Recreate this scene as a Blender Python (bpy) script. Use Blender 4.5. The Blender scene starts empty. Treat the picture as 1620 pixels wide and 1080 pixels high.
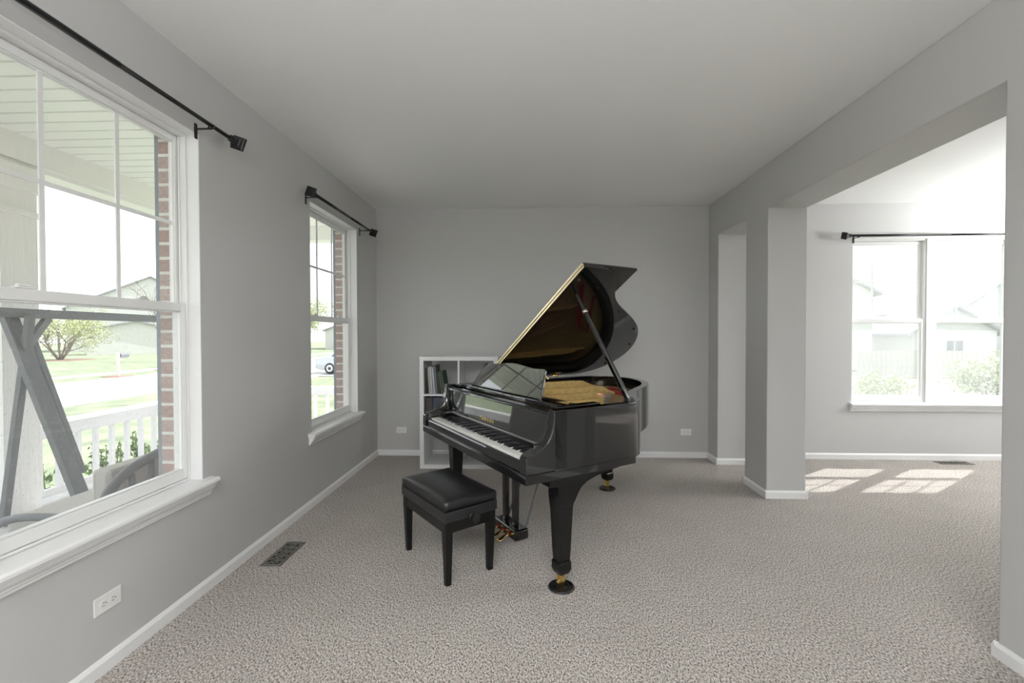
import bpy, math, random
from mathutils import Vector, Matrix
random.seed(7)
C = bpy.context.scene.collection
PI = math.pi
R = math.radians

# ------------------------------------------------------------------ materials
def nodes_mat(name):
    m = bpy.data.materials.new(name); m.use_nodes = True
    nt = m.node_tree
    return m, nt, nt.nodes['Principled BSDF']

def mat(name, col, rough=.5, metal=0., spec=.5, coat=0., noise=0., nscale=20., bump=0., bscale=200., stretch=None):
    m, nt, p = nodes_mat(name)
    p.inputs['Base Color'].default_value = (*col, 1)
    p.inputs['Roughness'].default_value = rough
    p.inputs['Metallic'].default_value = metal
    p.inputs['Specular IOR Level'].default_value = spec
    if coat:
        p.inputs['Coat Weight'].default_value = coat; p.inputs['Coat Roughness'].default_value = .03
    tc = nt.nodes.new('ShaderNodeTexCoord'); mp = nt.nodes.new('ShaderNodeMapping')
    nt.links.new(tc.outputs['Object'], mp.inputs['Vector'])
    if stretch: mp.inputs['Scale'].default_value = stretch
    if noise:
        n = nt.nodes.new('ShaderNodeTexNoise'); n.inputs['Scale'].default_value = nscale; n.inputs['Detail'].default_value = 5
        nt.links.new(mp.outputs[0], n.inputs['Vector'])
        r = nt.nodes.new('ShaderNodeValToRGB')
        a = [max(0, c*(1-noise)) for c in col]; b = [min(1, c*(1+noise)) for c in col]
        r.color_ramp.elements[0].color = (*a, 1); r.color_ramp.elements[1].color = (*b, 1)
        r.color_ramp.elements[0].position = .3; r.color_ramp.elements[1].position = .7
        nt.links.new(n.outputs[0], r.inputs[0]); nt.links.new(r.outputs[0], p.inputs['Base Color'])
    if bump:
        n = nt.nodes.new('ShaderNodeTexNoise'); n.inputs['Scale'].default_value = bscale; n.inputs['Detail'].default_value = 3
        nt.links.new(mp.outputs[0], n.inputs['Vector'])
        b = nt.nodes.new('ShaderNodeBump'); b.inputs['Strength'].default_value = bump; b.inputs['Distance'].default_value = .002
        nt.links.new(n.outputs[0], b.inputs['Height']); nt.links.new(b.outputs[0], p.inputs['Normal'])
    return m

def carpet_mat():
    m, nt, p = nodes_mat('carpet')
    L = nt.links.new; N = nt.nodes.new
    tc = N('ShaderNodeTexCoord')
    n1 = N('ShaderNodeTexNoise'); n1.inputs['Scale'].default_value = 150; n1.inputs['Detail'].default_value = 4; n1.inputs['Roughness'].default_value = .7
    v = N('ShaderNodeTexVoronoi'); v.inputs['Scale'].default_value = 230
    n2 = N('ShaderNodeTexNoise'); n2.inputs['Scale'].default_value = 3.2; n2.inputs['Detail'].default_value = 4
    mp = N('ShaderNodeMapping'); mp.inputs['Rotation'].default_value = (0, 0, .5); mp.inputs['Scale'].default_value = (1, .62, 1)
    L(tc.outputs['Object'], mp.inputs['Vector']); L(mp.outputs[0], n1.inputs['Vector'])
    L(mp.outputs[0], v.inputs['Vector']); L(tc.outputs['Object'], n2.inputs['Vector'])
    r = N('ShaderNodeValToRGB'); e = r.color_ramp.elements
    e[0].position = .39; e[0].color = (.062, .046, .036, 1)
    e[1].position = .60; e[1].color = (.76, .71, .665, 1)
    q = e.new(.47); q.color = (.375, .335, .30, 1)
    L(n1.outputs[0], r.inputs[0])
    mx = N('ShaderNodeMixRGB'); mx.blend_type = 'MULTIPLY'; mx.inputs['Fac'].default_value = .25
    r2 = N('ShaderNodeValToRGB'); r2.color_ramp.elements[0].color = (.72, .7, .68, 1); r2.color_ramp.elements[0].position = .35; r2.color_ramp.elements[1].position = .65
    L(n2.outputs[0], r2.inputs[0]); L(r.outputs[0], mx.inputs[1]); L(r2.outputs[0], mx.inputs[2])
    L(mx.outputs[0], p.inputs['Base Color'])
    p.inputs['Roughness'].default_value = .95; p.inputs['Specular IOR Level'].default_value = .1
    p.inputs['Sheen Weight'].default_value = .15
    ad = N('ShaderNodeMath'); ad.operation = 'ADD'
    L(n1.outputs[0], ad.inputs[0]); L(v.outputs['Distance'], ad.inputs[1])
    b = N('ShaderNodeBump'); b.inputs['Strength'].default_value = .8; b.inputs['Distance'].default_value = .008
    L(ad.outputs[0], b.inputs['Height']); L(b.outputs[0], p.inputs['Normal'])
    return m

def brick_mat():
    m, nt, p = nodes_mat('brick')
    L = nt.links.new; N = nt.nodes.new
    tc = N('ShaderNodeTexCoord'); sp = N('ShaderNodeSeparateXYZ'); cb = N('ShaderNodeCombineXYZ'); ad = N('ShaderNodeMath'); ad.operation = 'ADD'
    L(tc.outputs['Object'], sp.inputs[0]); L(sp.outputs['X'], ad.inputs[0]); L(sp.outputs['Y'], ad.inputs[1])
    L(ad.outputs[0], cb.inputs['X']); L(sp.outputs['Z'], cb.inputs['Y'])
    br = N('ShaderNodeTexBrick'); br.inputs['Scale'].default_value = 1
    br.inputs['Brick Width'].default_value = .2; br.inputs['Row Height'].default_value = .076; br.inputs['Mortar Size'].default_value = .008
    br.inputs['Color1'].default_value = (.40, .28, .25, 1); br.inputs['Color2'].default_value = (.48, .38, .35, 1); br.inputs['Mortar'].default_value = (.72, .70, .67, 1)
    L(cb.outputs[0], br.inputs['Vector'])
    n = N('ShaderNodeTexNoise'); n.inputs['Scale'].default_value = 60
    L(tc.outputs['Object'], n.inputs['Vector'])
    mx = N('ShaderNodeMixRGB'); mx.blend_type = 'OVERLAY'; mx.inputs['Fac'].default_value = .4
    L(br.outputs['Color'], mx.inputs[1]); L(n.outputs[0], mx.inputs[2]); L(mx.outputs[0], p.inputs['Base Color'])
    b = N('ShaderNodeBump'); b.inputs['Strength'].default_value = .5; b.inputs['Distance'].default_value = .006; b.invert = True
    L(br.outputs['Fac'], b.inputs['Height']); L(b.outputs[0], p.inputs['Normal'])
    p.inputs['Roughness'].default_value = .9
    return m

def glass_mat(name, haze=.03, speck=0., glare=0.):
    m, nt, p = nodes_mat(name)
    nt.nodes.remove(p)
    L = nt.links.new; N = nt.nodes.new
    out = nt.nodes['Material Output']
    tr = N('ShaderNodeBsdfTransparent'); tr.inputs[0].default_value = (.97, .98, .98, 1)
    gl = N('ShaderNodeBsdfGlossy'); gl.inputs['Roughness'].default_value = .01
    fr = N('ShaderNodeFresnel'); fr.inputs['IOR'].default_value = 1.45
    ge = N('ShaderNodeNewGeometry'); om = N('ShaderNodeMath'); om.operation = 'SUBTRACT'; om.inputs[0].default_value = 1; L(ge.outputs['Backfacing'], om.inputs[1])
    fm = N('ShaderNodeMath'); fm.operation = 'MULTIPLY'; L(fr.outputs[0], fm.inputs[0]); L(om.outputs[0], fm.inputs[1])
    m1 = N('ShaderNodeMixShader'); L(fm.outputs[0], m1.inputs[0]); L(tr.outputs[0], m1.inputs[1]); L(gl.outputs[0], m1.inputs[2])
    df = N('ShaderNodeBsdfDiffuse'); df.inputs[0].default_value = (.85, .86, .88, 1)
    tl = N('ShaderNodeBsdfTranslucent'); tl.inputs[0].default_value = (.85, .86, .88, 1)
    m2 = N('ShaderNodeMixShader'); m2.inputs[0].default_value = .6; L(df.outputs[0], m2.inputs[1]); L(tl.outputs[0], m2.inputs[2])
    m3 = N('ShaderNodeMixShader'); L(m1.outputs[0], m3.inputs[1]); L(m2.outputs[0], m3.inputs[2])
    if speck:
        tc = N('ShaderNodeTexCoord')
        v = N('ShaderNodeTexNoise'); v.inputs['Scale'].default_value = 120; v.inputs['Detail'].default_value = 2
        mp = N('ShaderNodeMapping'); mp.inputs['Scale'].default_value = (1, 1, .6)
        L(tc.outputs['Object'], mp.inputs[0]); L(mp.outputs[0], v.inputs['Vector'])
        r = N('ShaderNodeValToRGB'); r.color_ramp.elements[0].position = .63; r.color_ramp.elements[1].position = .69
        r.color_ramp.elements[0].color = (haze,)*3+(1,); r.color_ramp.elements[1].color = (haze+speck,)*3+(1,)
        L(v.outputs[0], r.inputs[0]); L(r.outputs[0], m3.inputs[0])
    else:
        m3.inputs[0].default_value = haze
    L(m3.outputs[0], out.inputs[0])
    return m

def leaf_mat(name, col, trans=.3):
    m, nt, p = nodes_mat(name)
    p.inputs['Base Color'].default_value = (*col, 1); p.inputs['Roughness'].default_value = .6
    oi = nt.nodes.new('ShaderNodeTexNoise'); oi.inputs['Scale'].default_value = 3
    tc = nt.nodes.new('ShaderNodeTexCoord'); nt.links.new(tc.outputs['Object'], oi.inputs['Vector'])
    r = nt.nodes.new('ShaderNodeValToRGB')
    r.color_ramp.elements[0].color = (*[c*.75 for c in col], 1); r.color_ramp.elements[1].color = (*[min(1, c*1.25) for c in col], 1)
    nt.links.new(oi.outputs[0], r.inputs[0]); nt.links.new(r.outputs[0], p.inputs['Base Color'])
    p.inputs['Transmission Weight'].default_value = 0
    return m

def siding_mat(name, col, step=.12):
    m, nt, p = nodes_mat(name)
    L = nt.links.new; N = nt.nodes.new
    p.inputs['Base Color'].default_value = (*col, 1); p.inputs['Roughness'].default_value = .7
    tc = N('ShaderNodeTexCoord'); sp = N('ShaderNodeSeparateXYZ'); L(tc.outputs['Object'], sp.inputs[0])
    mu = N('ShaderNodeMath'); mu.operation = 'MULTIPLY'; mu.inputs[1].default_value = 1/step; L(sp.outputs['Z'], mu.inputs[0])
    fr = N('ShaderNodeMath'); fr.operation = 'FRACT'; L(mu.outputs[0], fr.inputs[0])
    b = N('ShaderNodeBump'); b.inputs['Strength'].default_value = .6; b.inputs['Distance'].default_value = .02
    L(fr.outputs[0], b.inputs['Height']); L(b.outputs[0], p.inputs['Normal'])
    return m

def soffit_mat():
    m, nt, p = nodes_mat('soffit_vinyl')
    p.inputs['Base Color'].default_value = (.90, .90, .89, 1); p.inputs['Roughness'].default_value = .5
    return m

def wood_grain_mat(name, col):
    m, nt, p = nodes_mat(name)
    L = nt.links.new; N = nt.nodes.new
    p.inputs['Base Color'].default_value = (*col, 1); p.inputs['Roughness'].default_value = .6
    tc = N('ShaderNodeTexCoord'); mp = N('ShaderNodeMapping'); mp.inputs['Scale'].default_value = (14, 14, 1.6)
    L(tc.outputs['Object'], mp.inputs[0])
    w = N('ShaderNodeTexWave'); w.inputs['Scale'].default_value = 2.2; w.inputs['Distortion'].default_value = 9; w.inputs['Detail'].default_value = 3
    L(mp.outputs[0], w.inputs['Vector'])
    b = N('ShaderNodeBump'); b.inputs['Strength'].default_value = .35; b.inputs['Distance'].default_value = .004
    L(w.outputs['Color'], b.inputs['Height']); L(b.outputs[0], p.inputs['Normal'])
    return m

M = dict(
    wall=mat('grey_paint', (.50, .495, .488), .6, bump=.04, bscale=300),
    ceil=mat('ceiling_paint', (.82, .82, .81), .8, bump=.04, bscale=250),
    trim=mat('white_trim_paint', (.80, .80, .80), .35, bump=.02, bscale=120),
    vinyl=mat('white_vinyl', (.80, .80, .79), .3),
    carpet=carpet_mat(), brick=brick_mat(), soffit=soffit_mat(),
    glass=glass_mat('window_glass', .02), dusty=glass_mat('dusty_glass', .06, .15), glare=glass_mat('glare_haze_glass', .17),  # next-room panes carry an even white haze standing in for glare
    rod=mat('matte_black_metal', (.012, .012, .013), .38, metal=.3),
    piano=mat('black_polyester_lacquer', (.006, .006, .0065), .045, spec=.6, coat=.5),
    desk=mat('black_mirror_lacquer', (.008, .008, .0085), .03, spec=1., coat=1.),
    lid=mat('black_lid_lacquer', (.006, .006, .0065), .05, spec=.5, coat=.25),
    pianob=mat('black_satin_wood', (.012, .012, .012), .3),
    pleg=mat('black_lacquered_wood', (.006, .006, .006), .16, spec=.3, noise=.3, nscale=60, bump=.05, bscale=90),
    gold=mat('gold_bronze_paint', (.55, .38, .14), .38, metal=.55, noise=.15, nscale=30),
    brass=mat('polished_brass', (.80, .58, .22), .2, metal=1.),
    ivory=mat('white_key_plastic', (.80, .79, .75), .2),
    ebony=mat('black_key_plastic', (.008, .008, .009), .22),
    hinge=mat('pale_brass', (.86, .72, .46), .28, metal=1.),
    red=mat('red_felt', (.35, .02, .03), .9, noise=.2, nscale=200),
    felt=mat('black_felt', (.015, .015, .015), .95),
    steel=mat('steel_wire', (.55, .53, .50), .3, metal=1.),
    copper=mat('copper_wound_wire', (.55, .30, .18), .35, metal=1.),
    spruce=mat('spruce_soundboard', (.50, .34, .18), .4, noise=.2, nscale=40, stretch=(8, 1, 1)),
    leather=mat('black_leatherette', (.012, .012, .013), .33, spec=.55, bump=.12, bscale=420),
    bwood=mat('black_bench_wood', (.005, .005, .005), .25, spec=.35, noise=.3, nscale=60, bump=.08, bscale=150),
    white_lam=mat('white_laminate', (.80, .80, .80), .35),
    black_pl=mat('black_plastic', (.01, .01, .01), .25),
    plate=mat('white_plastic_plate', (.78, .78, .76), .3),
    slot=mat('outlet_slot_dark', (.03, .03, .03), .6),
    vent=mat('bronze_register_metal', (.17, .165, .145), .5, metal=.4),
    ventdark=mat('register_well_dark', (.006, .006, .006), .8),
    porchwood=wood_grain_mat('white_cedar_trim', (.90, .89, .88)),
    pwhite=mat('white_porch_paint', (.82, .82, .84), .5),
    concrete=mat('porch_concrete', (.58, .57, .56), .9, noise=.12, nscale=14),
    swing=mat('grey_powder_coated_steel', (.14, .145, .155), .5, noise=.15, nscale=50),
    shutter=mat('slate_grey_shutter', (.27, .29, .32), .55),
    cushion=mat('beige_outdoor_fabric', (.50, .48, .45), .9, noise=.15, nscale=250),
    asphalt=mat('pale_asphalt', (.30, .295, .295), .95, noise=.08, nscale=3),
    grass=mat('lawn_grass', (.19, .222, .135), .95, noise=.35, nscale=1.3),
    mulch=mat('brown_mulch', (.20, .12, .09), .95, noise=.4, nscale=9),
    bark=mat('grey_bark', (.21, .17, .14), .9, noise=.3, nscale=12),
    leaf=leaf_mat('spring_leaves', (.36, .40, .16)), leaf2=leaf_mat('shrub_leaves', (.20, .32, .08)), leaf3=leaf_mat('pale_leaves', (.42, .46, .28)),
    siding=siding_mat('cream_siding', (.62, .61, .60)), siding2=siding_mat('grey_siding', (.55, .55, .56)),
    shingle=mat('grey_shingles', (.34, .34, .37), .9, noise=.2, nscale=6),
    shingle2=mat('blue_grey_shingles', (.24, .27, .34), .9, noise=.2, nscale=6),
    darkglass=mat('dark_window_glass', (.10, .12, .14), .08),
    carpaint=mat('silver_car_paint', (.48, .50, .55), .25, metal=.5, coat=1.),
    tyre=mat('black_tyre_rubber', (.03, .03, .03), .8),
    alloy=mat('alloy_wheel', (.62, .62, .64), .3, metal=.8),
    tail=mat('red_tail_light', (.45, .02, .02), .2),
    postwood=mat('white_post_paint', (.68, .64, .60), .7),
    fence=mat('weathered_fence_wood', (.45, .43, .41), .9, noise=.15, nscale=8),
)

# ------------------------------------------------------------------ mesh builder
class MB:
    def __init__(s): s.v = []; s.f = []; s.sm = []
    def add(s, vs, fs, smooth=False):
        o = len(s.v); s.v += [tuple(v) for v in vs]; s.f += [tuple(i+o for i in f) for f in fs]; s.sm += [smooth]*len(fs)
        return s
    def box(s, x0, x1, y0, y1, z0, z1, mtx=None):
        vs = [Vector((x, y, z)) for z in (z0, z1) for y in (y0, y1) for x in (x0, x1)]
        if mtx: vs = [mtx @ v for v in vs]
        return s.add(vs, [(0, 2, 3, 1), (4, 5, 7, 6), (0, 1, 5, 4), (2, 6, 7, 3), (0, 4, 6, 2), (1, 3, 7, 5)])
    def prism(s, pts, a, b, axis='z', smooth=False):
        """polygon pts extruded between a and b along axis. pts order: axis x -> (y,z); y -> (x,z); z -> (x,y)"""
        def P(p, t):
            return {'x': (t, p[0], p[1]), 'y': (p[0], t, p[1]), 'z': (p[0], p[1], t)}[axis]
        n = len(pts); vs = [P(p, a) for p in pts]+[P(p, b) for p in pts]
        ar = sum(pts[i][0]*pts[(i+1) % n][1]-pts[(i+1) % n][0]*pts[i][1] for i in range(n))
        flip = (ar < 0) != (axis == 'y') 
        if b < a: flip = not flip
        caps = [tuple(range(n))[::-1], tuple(range(n, 2*n))]
        sides = [(i, (i+1) % n, n+(i+1) % n, n+i) for i in range(n)]
        if flip: caps = [c[::-1] for c in caps]; sides = [c[::-1] for c in sides]
        o = len(s.v); s.v += vs
        for c in caps: s.f.append(tuple(i+o for i in c)); s.sm.append(False)
        for c in sides: s.f.append(tuple(i+o for i in c)); s.sm.append(smooth)
        return s
    def lathe(s, prof, c=(0, 0, 0), axis=(0, 0, 1), seg=24):
        ax = Vector(axis).normalized(); q = Vector((0, 0, 1)).rotation_difference(ax).to_matrix(); c = Vector(c)
        vs = []
        for r, z in prof:
            for k in range(seg):
                a = 2*PI*k/seg; vs.append(c+q @ Vector((r*math.cos(a), r*math.sin(a), z)))
        fs = []
        for i in range(len(prof)-1):
            for k in range(seg):
                k2 = (k+1) % seg; fs.append((i*seg+k, i*seg+k2, (i+1)*seg+k2, (i+1)*seg+k))
        s.add(vs, fs, True)
        n = len(prof); o = len(s.v)-len(vs)
        s.f.append(tuple(o+k for k in range(seg))[::-1]); s.sm.append(False)
        s.f.append(tuple(o+(n-1)*seg+k for k in range(seg))); s.sm.append(False)
        return s
    def cyl(s, p0, p1, r, r1=None, seg=16):
        p0 = Vector(p0); p1 = Vector(p1); d = p1-p0
        return s.lathe([(r, 0), (r if r1 is None else r1, d.length)], p0, d, seg)
    def tube(s, pts, r, seg=8):
        pts = [Vector(p) for p in pts]; n = len(pts); vs = []; rr = r if isinstance(r, (list, tuple)) else [r]*n
        up = Vector((0, 0, 1))
        t0 = (pts[1]-pts[0]).normalized()
        if abs(t0.dot(up)) > .95: up = Vector((1, 0, 0))
        for i, p in enumerate(pts):
            t = (pts[min(i+1, n-1)]-pts[max(i-1, 0)]).normalized()
            a = up.cross(t).normalized(); b = t.cross(a); up = b if abs(t.dot(up)) > .9 else up
            for k in range(seg):
                an = 2*PI*k/seg; vs.append(p+a*math.cos(an)*rr[i]+b*math.sin(an)*rr[i])
        fs = [(i*seg+k, i*seg+(k+1) % seg, (i+1)*seg+(k+1) % seg, (i+1)*seg+k) for i in range(n-1) for k in range(seg)]
        s.add(vs, fs, True); o = len(s.v)-len(vs)
        s.f.append(tuple(o+k for k in range(seg))[::-1]); s.sm.append(False)
        s.f.append(tuple(o+(n-1)*seg+k for k in range(seg))); s.sm.append(False)
        return s
    def bar(s, p0, p1, w, h, up=(0, 0, 1)):
        p0 = Vector(p0); p1 = Vector(p1); t = (p1-p0).normalized(); a = Vector(up).cross(t)
        if a.length < 1e-4: a = Vector((1, 0, 0)).cross(t)
        a.normalize(); b = t.cross(a)
        vs = [p+a*i*w/2+b*j*h/2 for p in (p0, p1) for (i, j) in ((-1, -1), (1, -1), (1, 1), (-1, 1))]
        return s.add(vs, [(3, 2, 1, 0), (4, 5, 6, 7)]+[(i, (i+1) % 4, 4+(i+1) % 4, 4+i) for i in range(4)])
    def loft(s, rings, smooth=False):
        n = len(rings[0]); vs = [p for r in rings for p in r]
        fs = [(i*n+k, i*n+(k+1) % n, (i+1)*n+(k+1) % n, (i+1)*n+k) for i in range(len(rings)-1) for k in range(n)]
        fs += [tuple(range(n))[::-1], tuple((len(rings)-1)*n+k for k in range(n))]
        return s.add(vs, fs, smooth)
    def build(s, name, m, parent=None, bevel=0., seg=2, smooth=None, loc=None, rot=None, subsurf=0):
        me = bpy.data.meshes.new(name); me.from_pydata(s.v, [], s.f)
        for p, k in zip(me.polygons, s.sm): p.use_smooth = k if smooth is None else smooth
        me.materials.append(m); me.update()
        import bmesh
        bm = bmesh.new(); bm.from_mesh(me); bmesh.ops.recalc_face_normals(bm, faces=bm.faces); bm.to_mesh(me); bm.free()
        o = bpy.data.objects.new(name, me); C.objects.link(o)
        if parent: o.parent = parent
        if loc: o.location = loc
        if rot: o.rotation_euler = rot
        if bevel:
            b = o.modifiers.new('Bevel', 'BEVEL'); b.width = bevel; b.segments = seg; b.limit_method = 'ANGLE'; b.angle_limit = R(35)
            b.harden_normals = False
        if subsurf:
            b = o.modifiers.new('Sub', 'SUBSURF'); b.levels = subsurf; b.render_levels = subsurf
        return o

def tag(o, label=None, cat=None, group=None, kind=None):
    if label: o['label'] = label
    if cat: o['category'] = cat
    if group: o['group'] = group
    if kind: o['kind'] = kind
    return o
def empty(name, loc=(0, 0, 0), rz=0.):
    o = bpy.data.objects.new(name, None); C.objects.link(o); o.location = loc; o.rotation_euler = (0, 0, rz)
    o.empty_display_size = .1
    return o
def struct(o): o['kind'] = 'structure'; return o
def children(o): return [x for x in bpy.data.objects if x.parent is o]
def copy_tree(o, parent=None):
    ch = children(o)
    c = o.copy(); C.objects.link(c); c.parent = parent
    for x in ch: copy_tree(x, c)
    return c
def catmull(pts, n=6, closed=False):
    out = []; N = len(pts)
    rng = range(N) if closed else range(N-1)
    for i in rng:
        p0 = pts[(i-1) % N] if closed or i > 0 else pts[0]; p1 = pts[i]; p2 = pts[(i+1) % N]
        p3 = pts[(i+2) % N] if closed or i+2 < N else pts[-1]
        for k in range(n):
            t = k/n
            out.append(tuple(.5*((2*b)+(-a+c)*t+(2*a-5*b+4*c-d)*t*t+(-a+3*b-3*c+d)*t**3) for a, b, c, d in zip(p0, p1, p2, p3)))
    if not closed: out.append(tuple(pts[-1]))
    return out

# ------------------------------------------------------------------ dimensions
XL, XR, YB, H = -1.705, 1.948, 4.893, 2.743
XR2 = 2.262          # far face of the dividing wall
XE = 6.3             # east wall of the next room
YS = -3.2            # wall behind
HZ = 2.376           # underside of the header

# ------------------------------------------------------------------ room shell
struct(MB().box(XL-.17, XE+.2, YS-.2, YB+.17, -.2, 0).build('floor', M['carpet']))
struct(MB().box(XL-.17, XE+.2, YS-.2, YB+.17, H, H+.2).build('ceiling', M['ceil']))
def wall_with_openings(name, lo, hi, ops, place, t=.17, m=None):
    """wall along local u from lo to hi, openings (u0,u1,z0,z1); place(mb,u0,u1,z0,z1) adds a box"""
    mb = MB(); u = lo
    for (a, b, z0, z1) in sorted(ops):
        place(mb, u, a, 0, H)
        if z0 > 0: place(mb, a, b, 0, z0)
        if z1 < H: place(mb, a, b, z1, H)
        u = b
    place(mb, u, hi, 0, H)
    return struct(mb.build(name, m or M['wall']))
W1 = (1.235, 2.238, .593, 2.384); W2 = (3.393, 4.333, .583, 2.392); W3 = (3.465, 5.165, .607, 2.372)
WB = (-1.7, -.3, .593, 2.384)  # unseen window behind the view, added to bring in more daylight
wall_with_openings('wall_left', YS, YB, [W1, W2, WB], lambda mb, a, b, z0, z1: mb.box(XL-.17, XL, a, b, z0, z1))
wall_with_openings('wall_back', XL-.17, XE, [W3], lambda mb, a, b, z0, z1: mb.box(a, b, YB, YB+.17, z0, z1))
E1 = (.2, 1.5, .607, 2.372); E2 = (1.9, 3.2, .607, 2.372)
wall_with_openings('wall_east', YS, YB+.17, [E1, E2], lambda mb, a, b, z0, z1: mb.box(XE, XE+.17, a, b, z0, z1))
S1 = (-.6, 1.2, .3, 2.372); S2 = (4.0, 5.6, .607, 2.372)  # unseen front windows, put in to let daylight into the rooms
wall_with_openings('wall_front', XL-.17, XE, [S1, S2], lambda mb, a, b, z0, z1: mb.box(a, b, YS-.17, YS, z0, z1))
# dividing wall with the two openings
mb = MB().prism([(YS, 0), (1.90, 0), (1.90, HZ), (3.70, HZ), (3.70, 0), (4.066, 0), (4.066, HZ), (4.65, HZ), (4.65, 0), (YB, 0), (YB, H), (YS, H)], XR, XR2, 'x')
struct(mb.build('wall_divider', M['wall'], bevel=.006))

def baseboard(name, runs):
    mb = MB()
    for (x0, y0, x1, y1, nx, ny) in runs:   # along the segment, (nx,ny) points into the room
        h, t = .064, .014
        prof = [(0, 0), (t, 0), (t, h-.016), (t*.55, h-.004), (t*.3, h), (0, h)]
        d = Vector((x1-x0, y1-y0, 0)); 
        rings = []
        for P in (Vector((x0, y0, 0)), Vector((x1, y1, 0))):
            rings.append([P+Vector((nx*a, ny*a, z)) for a, z in prof])
        mb.loft(rings)
    return struct(mb.build(name, M['trim']))
e = .014
baseboard('baseboard_left', [(XL, YS, XL, YB, 1, 0)])
baseboard('baseboard_back', [(XL, YB, XR, YB, 0, -1), (XR2, YB, XE, YB, 0, -1)])
baseboard('baseboard_divider', [(XR, YB, XR, 4.65-e+.001, -1, 0), (XR-e, 4.65, XR2+e, 4.65, 0, -1), (XR2, 4.65-e+.001, XR2, YB, 1, 0),
    (XR, 3.70-e+.001, XR, 4.066+e-.001, -1, 0), (XR-e, 3.70, XR2+e, 3.70, 0, -1), (XR2, 3.70-e+.001, XR2, 4.066+e-.001, 1, 0), (XR-e, 4.066, XR2+e, 4.066, 0, 1),
    (XR, YS, XR, 1.90+e-.001, -1, 0), (XR-e, 1.90, XR2+e, 1.90, 0, 1), (XR2, YS, XR2, 1.90+e-.001, 1, 0)])
baseboard('baseboard_east', [(XE, YS, XE, YB, -1, 0)])
baseboard('baseboard_front', [(XL, YS, XE, YS, 0, 1)])

# ------------------------------------------------------------------ windows (local: x along the wall, y outward, z up)
def unit(root, u0, u1, z0, z1, low, grid=True):
    """one double hung unit between u0 and u1"""
    zm = (z0+z1)/2+.0
    fr = MB(); d0, d1 = .062, .142; f = .012
    fr.box(u0, u0+f, d0, d1, z0, z1); fr.box(u1-f, u1, d0, d1, z0, z1); fr.box(u0+f, u1-f, d0, d1, z1-f, z1); fr.box(u0+f, u1-f, d0, d1, z0, z0+f)
    fr.box(u0+f, u0+f+.012, .088, .094, z0+f, z1-f); fr.box(u1-f-.012, u1-f, .088, .094, z0+f, z1-f)
    fr.build('frame', M['vinyl'], root, bevel=.004)
    a, b = u0+f+.002, u1-f-.002; st = .026
    def sash(name, y0, y1, za, zb, rb, rt):
        s = MB()
        s.box(a, a+st, y0, y1, za, zb); s.box(b-st, b, y0, y1, za, zb); s.box(a+st, b-st, y0, y1, za, za+rb); s.box(a+st, b-st, y0, y1, zb-rt, zb)
        y = (y0+y1)/2; g = .008
        s.box(a+st, a+st+g, y-.011, y+.011, za+rb, zb-rt); s.box(b-st-g, b-st, y-.011, y+.011, za+rb, zb-rt)
        s.box(a+st+g, b-st-g, y-.011, y+.011, za+rb, za+rb+g); s.box(a+st+g, b-st-g, y-.011, y+.011, zb-rt-g, zb-rt)
        return s.build(name, M['vinyl'], root, bevel=.003)
    us = sash('upper_sash', .098, .126, zm-.02, z1-f-.002, .036, .034)
    ls = sash('lower_sash', .066, .096, z0+f+.002, zm+.024, .05, .042)
    MB().box(a+st-.004, b-st+.004, .110, .114, zm+.012, z1-f-.034).build('glass_pane', low[0], us)
    MB().box(a+st-.004, b-st+.004, .079, .083, z0+f+.046, zm-.014).build('glass_pane', low[1], ls)
    ga, gb = a+st, b-st; za, zb = zm+.016, z1-f-.038
    mu = MB()
    for k in (1, 2):
        x = ga+(gb-ga)*k/3; mu.box(x-.009, x+.009, .1035, .1095, za, zb)
    mu.box(ga, gb, .1040, .1090, (za+zb)/2-.009, (za+zb)/2+.009)
    mu.build('muntin_grid', M['vinyl'], us)
    for k in (.25, .75):
        x = a+(b-a)*k
        MB().box(x-.032, x+.032, .068, .094, zm+.024, zm+.032).box(x-.018, x+.022, .072, .09, zm+.032, zm+.042).build('sash_lock', M['vinyl'], ls, bevel=.004)

def window(name, origin, rz, u0, u1, z0, z1, units, low):
    root = struct(empty(name, origin, rz))
    # painted returns
    r = MB(); t = .004
    r.box(u0, u0+t, 0.001, .07, z0, z1); r.box(u1-t, u1, 0.001, .07, z0, z1); r.box(u0, u1, .001, .07, z1-t, z1)
    r.build('jamb_return', M['trim'], root)
    w = (u1-u0-.075*(units-1))/units
    for k in range(units):
        a = u0+t+k*(w+.075); unit(root, a, a+w-2*t if units == 1 else a+w-t, z0+.003, z1-t, low)
        if k: MB().box(a-.077, a+.002, .05, .142, z0, z1-t).build('mullion', M['vinyl'], root, bevel=.003)
    # stool and moulded apron
    hz = .055 if units == 1 else .03
    MB().prism([(-.052, z0-.026), (.09, z0-.026), (.09, z0+.002), (-.046, z0+.002), (-.055, z0-.006), (-.056, z0-.018)], u0-hz, u1+hz, 'x').build('window_sill', M['trim'], root, bevel=.002)
    ap = [(0, z0-.026), (-.046, z0-.026), (-.045, z0-.034), (-.036, z0-.040), (-.036, z0-.046), (-.028, z0-.058), (-.019, z0-.066), (-.019, z0-.072), (-.012, z0-.078), (-.012, z0-.088), (0, z0-.088)]
    MB().prism(ap, u0-hz+.012, u1+hz-.012, 'x').build('apron', M['trim'], root)
    return root
pair = (M['glass'], M['dusty'])
window('window_1', (XL, 0, 0), PI/2, W1[0], W1[1], W1[2], W1[3], 1, pair)
window('window_2', (XL, 0, 0), PI/2, W2[0], W2[1], W2[2], W2[3], 1, (M['glass'], M['glass']))
window('window_3', (0, YB, 0), 0, W3[0], W3[1], W3[2], W3[3], 2, (M['glare'], M['glare']))
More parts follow.
